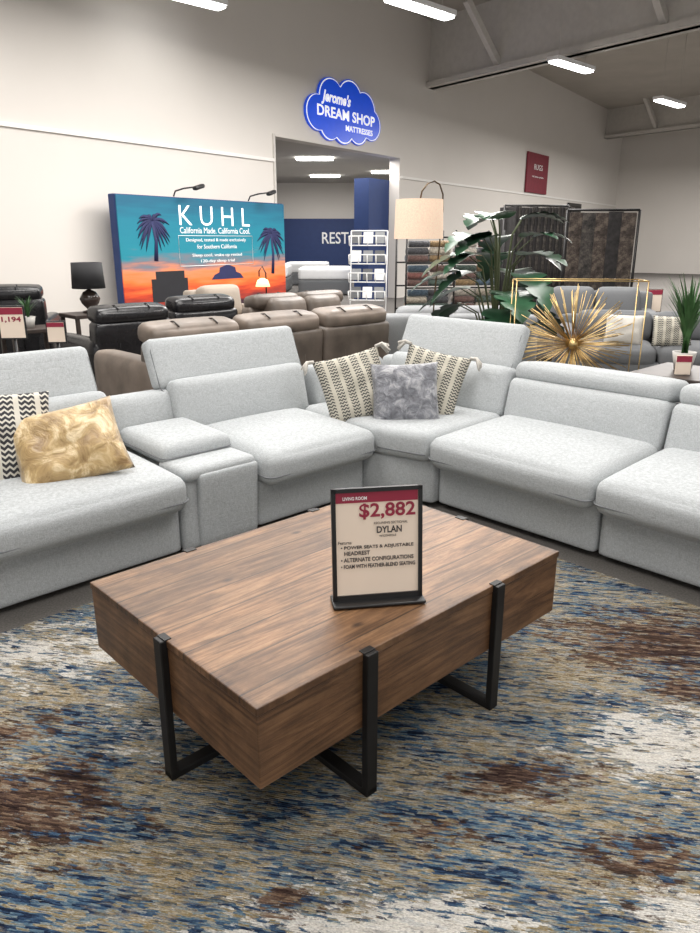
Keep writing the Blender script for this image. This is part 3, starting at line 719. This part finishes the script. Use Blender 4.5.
# rug shelf with rolled rugs
RX,RY,RR=1.5,11.4,R(10)
sh=empty('rug_rack',(RX,RY,0),RR,label='black metal rack stacked with rolled rugs',category='rack')
obj('frame',m_tubes([[(x_,y_,0),(x_,y_,1.62)] for x_ in (-.74,0,.74) for y_ in (-.32,.32)]+[[(-.74,y_,z),(.74,y_,z)] for y_ in (-.32,.32) for z in (.1,.45,.8,1.15,1.52)],.014,6),MAT['black'],sh)
rc=[(.16,.06,.05),(.34,.30,.24),(.05,.08,.11),(.20,.13,.06),(.05,.075,.06),(.40,.36,.31),(.11,.06,.05),(.05,.05,.055)]
rm=[velvet('rolled_rug_%d'%i,tuple(x*.4 for x in c_),c_,tuple(min(1,x*1.5) for x in c_),26,.5,.9) for i,c_ in enumerate(rc)]
roll_me=m_lathe([(.0,.004),(.042,0),(.050,.01),(.050,.30),(.042,.31),(0,.306)],14)
rot10=Matrix.Rotation(RR,3,'Z')
meshes=[]
for i in range(8):
    me=roll_me.copy(); me.materials.append(rm[i]); meshes.append(me)
for zi,z in enumerate((.45,.80,1.15)):
    for cidx,xc in enumerate((-.70,-.365,.04,.375)):
        for lay in range(3):
            for dd in (-.2,-.07):
                if lay==2 and dd>-.1: continue
                p=rot10@Vector((xc+random.uniform(0,.02),dd,0))
                obj('rolled_rug',meshes[random.randint(0,7)],None,None,(RX+p.x,RY+p.y,z+.068+lay*.103),(R(90),0,RR+R(90)),label='rolled patterned rug lying on the rack',category='rug',group='rolled rugs on the rack')
def hrack(x,y,rz,w_,h_,n,label,mats,dp,fw=.70,ang=12):
    e=empty('rug_display_rack',(x,y,0),rz,label=label,category='rack')
    obj('frame',m_tubes([[(-w_/2,0,0),(-w_/2,0,h_)],[(w_/2,0,0),(w_/2,0,h_)],[(-w_/2,0,h_),(w_/2,0,h_)]],.02,6),MAT['black'],e)
    for i in range(n):
        x_=-w_/2+.05+(w_-.1)*(i+.5)/n
        obj('hanging_rug',m_box((w_/n*fw,dp,h_-.04-random.uniform(0,.04)),.008),MAT[mats[i%len(mats)]],e,(x_,.0,h_/2),(0,0,R(ang)),smooth=False)
hrack(3.08,12.6,R(8),1.1,2.02,18,'rack of dark hanging rugs seen edge on',['darkrug','darkrug2'],.5,.8)
hrack(3.72,11.2,R(-4),1.04,1.90,5,'rack of dark brown patterned hanging rugs',['brownrug','darkrug2','brownrug','darkrug'],.05,1.04,8)

# monstera
pl=empty('potted_monstera',(1.26,6.25,0),label='large artificial split leaf monstera plant in a pot',category='plant')
obj('pot',m_lathe([(.14,0),(.19,.32),(.17,.32),(.16,.28),(0,.28)],28),MAT['pot'],pl)
def leaf(bm,base,tip_dir,size,droop):
    d=Vector(tip_dir).normalized(); side=d.cross(Vector((0,0,1))).normalized(); nrm=side.cross(d).normalized()
    n=18; L=[];Rr=[];mid=[]
    for i in range(n+1):
        t=i/n; wv=size*.40*max(0,math.sin(math.pi*min(1,(t*.97+.03)**.62)))**.7
        if 3<i<n-1 and i%4==2: wv*=.55
        cpos=Vector(base)+d*size*t-Vector((0,0,1))*droop*size*t*t
        mid.append(bm.verts.new(cpos))
        bk=d*wv*.18*(t-.2)
        L.append(bm.verts.new(cpos+side*wv+nrm*wv*.15+bk)); Rr.append(bm.verts.new(cpos-side*wv+nrm*wv*.15+bk))
    for i in range(n):
        bm.faces.new((mid[i],mid[i+1],L[i+1],L[i])); bm.faces.new((mid[i+1],mid[i],Rr[i],Rr[i+1]))
bmL=bmesh.new(); bmS=bmesh.new()
for i in range(42):
    a=i*2.4+random.uniform(-.2,.2); fh=(i%7)/6; hh=.80+.84*fh
    rr=(.40-.22*fh)*random.uniform(.7,1.2)
    p1=Vector((math.cos(a)*rr,math.sin(a)*rr,hh))
    bm_tube(bmS,[(0,0,.3),(math.cos(a)*rr*.2,math.sin(a)*rr*.2,hh*.6),(math.cos(a)*rr*.55,math.sin(a)*rr*.55,hh*.93),tuple(p1)],[.012,.009,.007,.005],5)
    leaf(bmL,p1,(math.cos(a),math.sin(a),-.35+.75*fh+random.uniform(-.15,.2)),random.uniform(.32,.45),random.uniform(.3,.75))
obj('stem',tomesh(bmS),MAT['stem'],pl); obj('foliage',tomesh(bmL),MAT['leaf'],pl)
# gold console & starburst
gc=empty('console_table',(1.68,5.45,0),R(-6),label='slim gold metal open frame shelf behind the sectional',category='table')
bars=[]
for y_ in (-.13,.13):
    bars+=[[(-.46,y_,0),(-.46,y_,1.20)],[(.46,y_,0),(.46,y_,1.20)],[(-.46,y_,1.20),(.46,y_,1.20)],[(-.46,y_,.36),(.46,y_,.36)]]
for x_ in (-.46,.46):
    for z in (.02,.36,1.20): bars.append([(x_,-.13,z),(x_,.13,z)])
obj('frame',m_tubes(bars,.0042,6),MAT['gold'],gc)
obj('shelf',m_box((.91,.25,.02),.003),MAT['darkwood'],gc,(0,0,.37),smooth=False)
sb=empty('starburst_sculpture',(1.66,5.40,.382),0,label='gold metal starburst sculpture with many thin spikes',category='sculpture')
bm=bmesh.new()
for i in range(180):
    z=random.uniform(-1,1); a=random.uniform(0,6.283); q=math.sqrt(1-z*z); d=Vector((q*math.cos(a),q*math.sin(a)*.3,z*.85)).normalized()
    L=random.uniform(.34,.45)*(1 if z>-.75 else .8)
    bm_tube(bm,[tuple(d*.03),tuple(d*L)],[.0018,.003],5)
obj('spike',tomesh(bm),MAT['gold'],sb,(0,0,.36),kind='stuff')
obj('core',m_lathe([(.01,-.04),(.035,-.02),(.04,0),(.035,.02),(.01,.04)],16),MAT['gold'],sb,(0,0,.36))
obj('foot',m_lathe([(.06,0),(.06,.01),(.008,.02),(.008,.33)],16),MAT['gold'],sb)
# right side table & plants
sidetable(2.32,4.98,.61,.62,'dark square end table behind the sectional',rz=ra)
grass('potted_plant','tall spiky green plant on the dark end table',2.33,5.02,.61,.62,80,spread=.35,pot=.08,w=.018)
def minisign(x,y,z,label):
    e=empty('price_sign',(x,y,z),R(-5),label=label,category='sign')
    obj('panel',m_box((.10,.012,.13),.002),MAT['paper'],e,(0,0,.07),smooth=False)
    obj('header',m_box((.10,.002,.04)),MAT['ink_red'],e,(0,-.0075,.11),smooth=False)
minisign(2.24,4.82,.61,'small price card on the dark end table')
stand(4.0,9.7,.72,.2,.28,None,'red and white price sign on the aisle')
aw=empty('framed_artwork',wp(24.5,1.9,.05),wa,label='dark framed artwork on the pale wall',category='picture')
obj('frame',m_box((1.6,.06,2.0),.01),MAT['blackplastic'],aw,smooth=False)
obj('print',m_box((1.4,.02,1.8)),MAT['darkrug2'],aw,(0,-.035,0),smooth=False)

# ------------------------------------------------------------ camera
cam=bpy.data.cameras.new('camera'); co=bpy.data.objects.new('camera',cam); link(co)
cam.sensor_fit='VERTICAL'; cam.sensor_height=36; cam.lens=36*720/933
co.location=(0,0,1.48); co.rotation_euler=(R(90-17.46),0,0)
cam.clip_end=200
S.camera=co
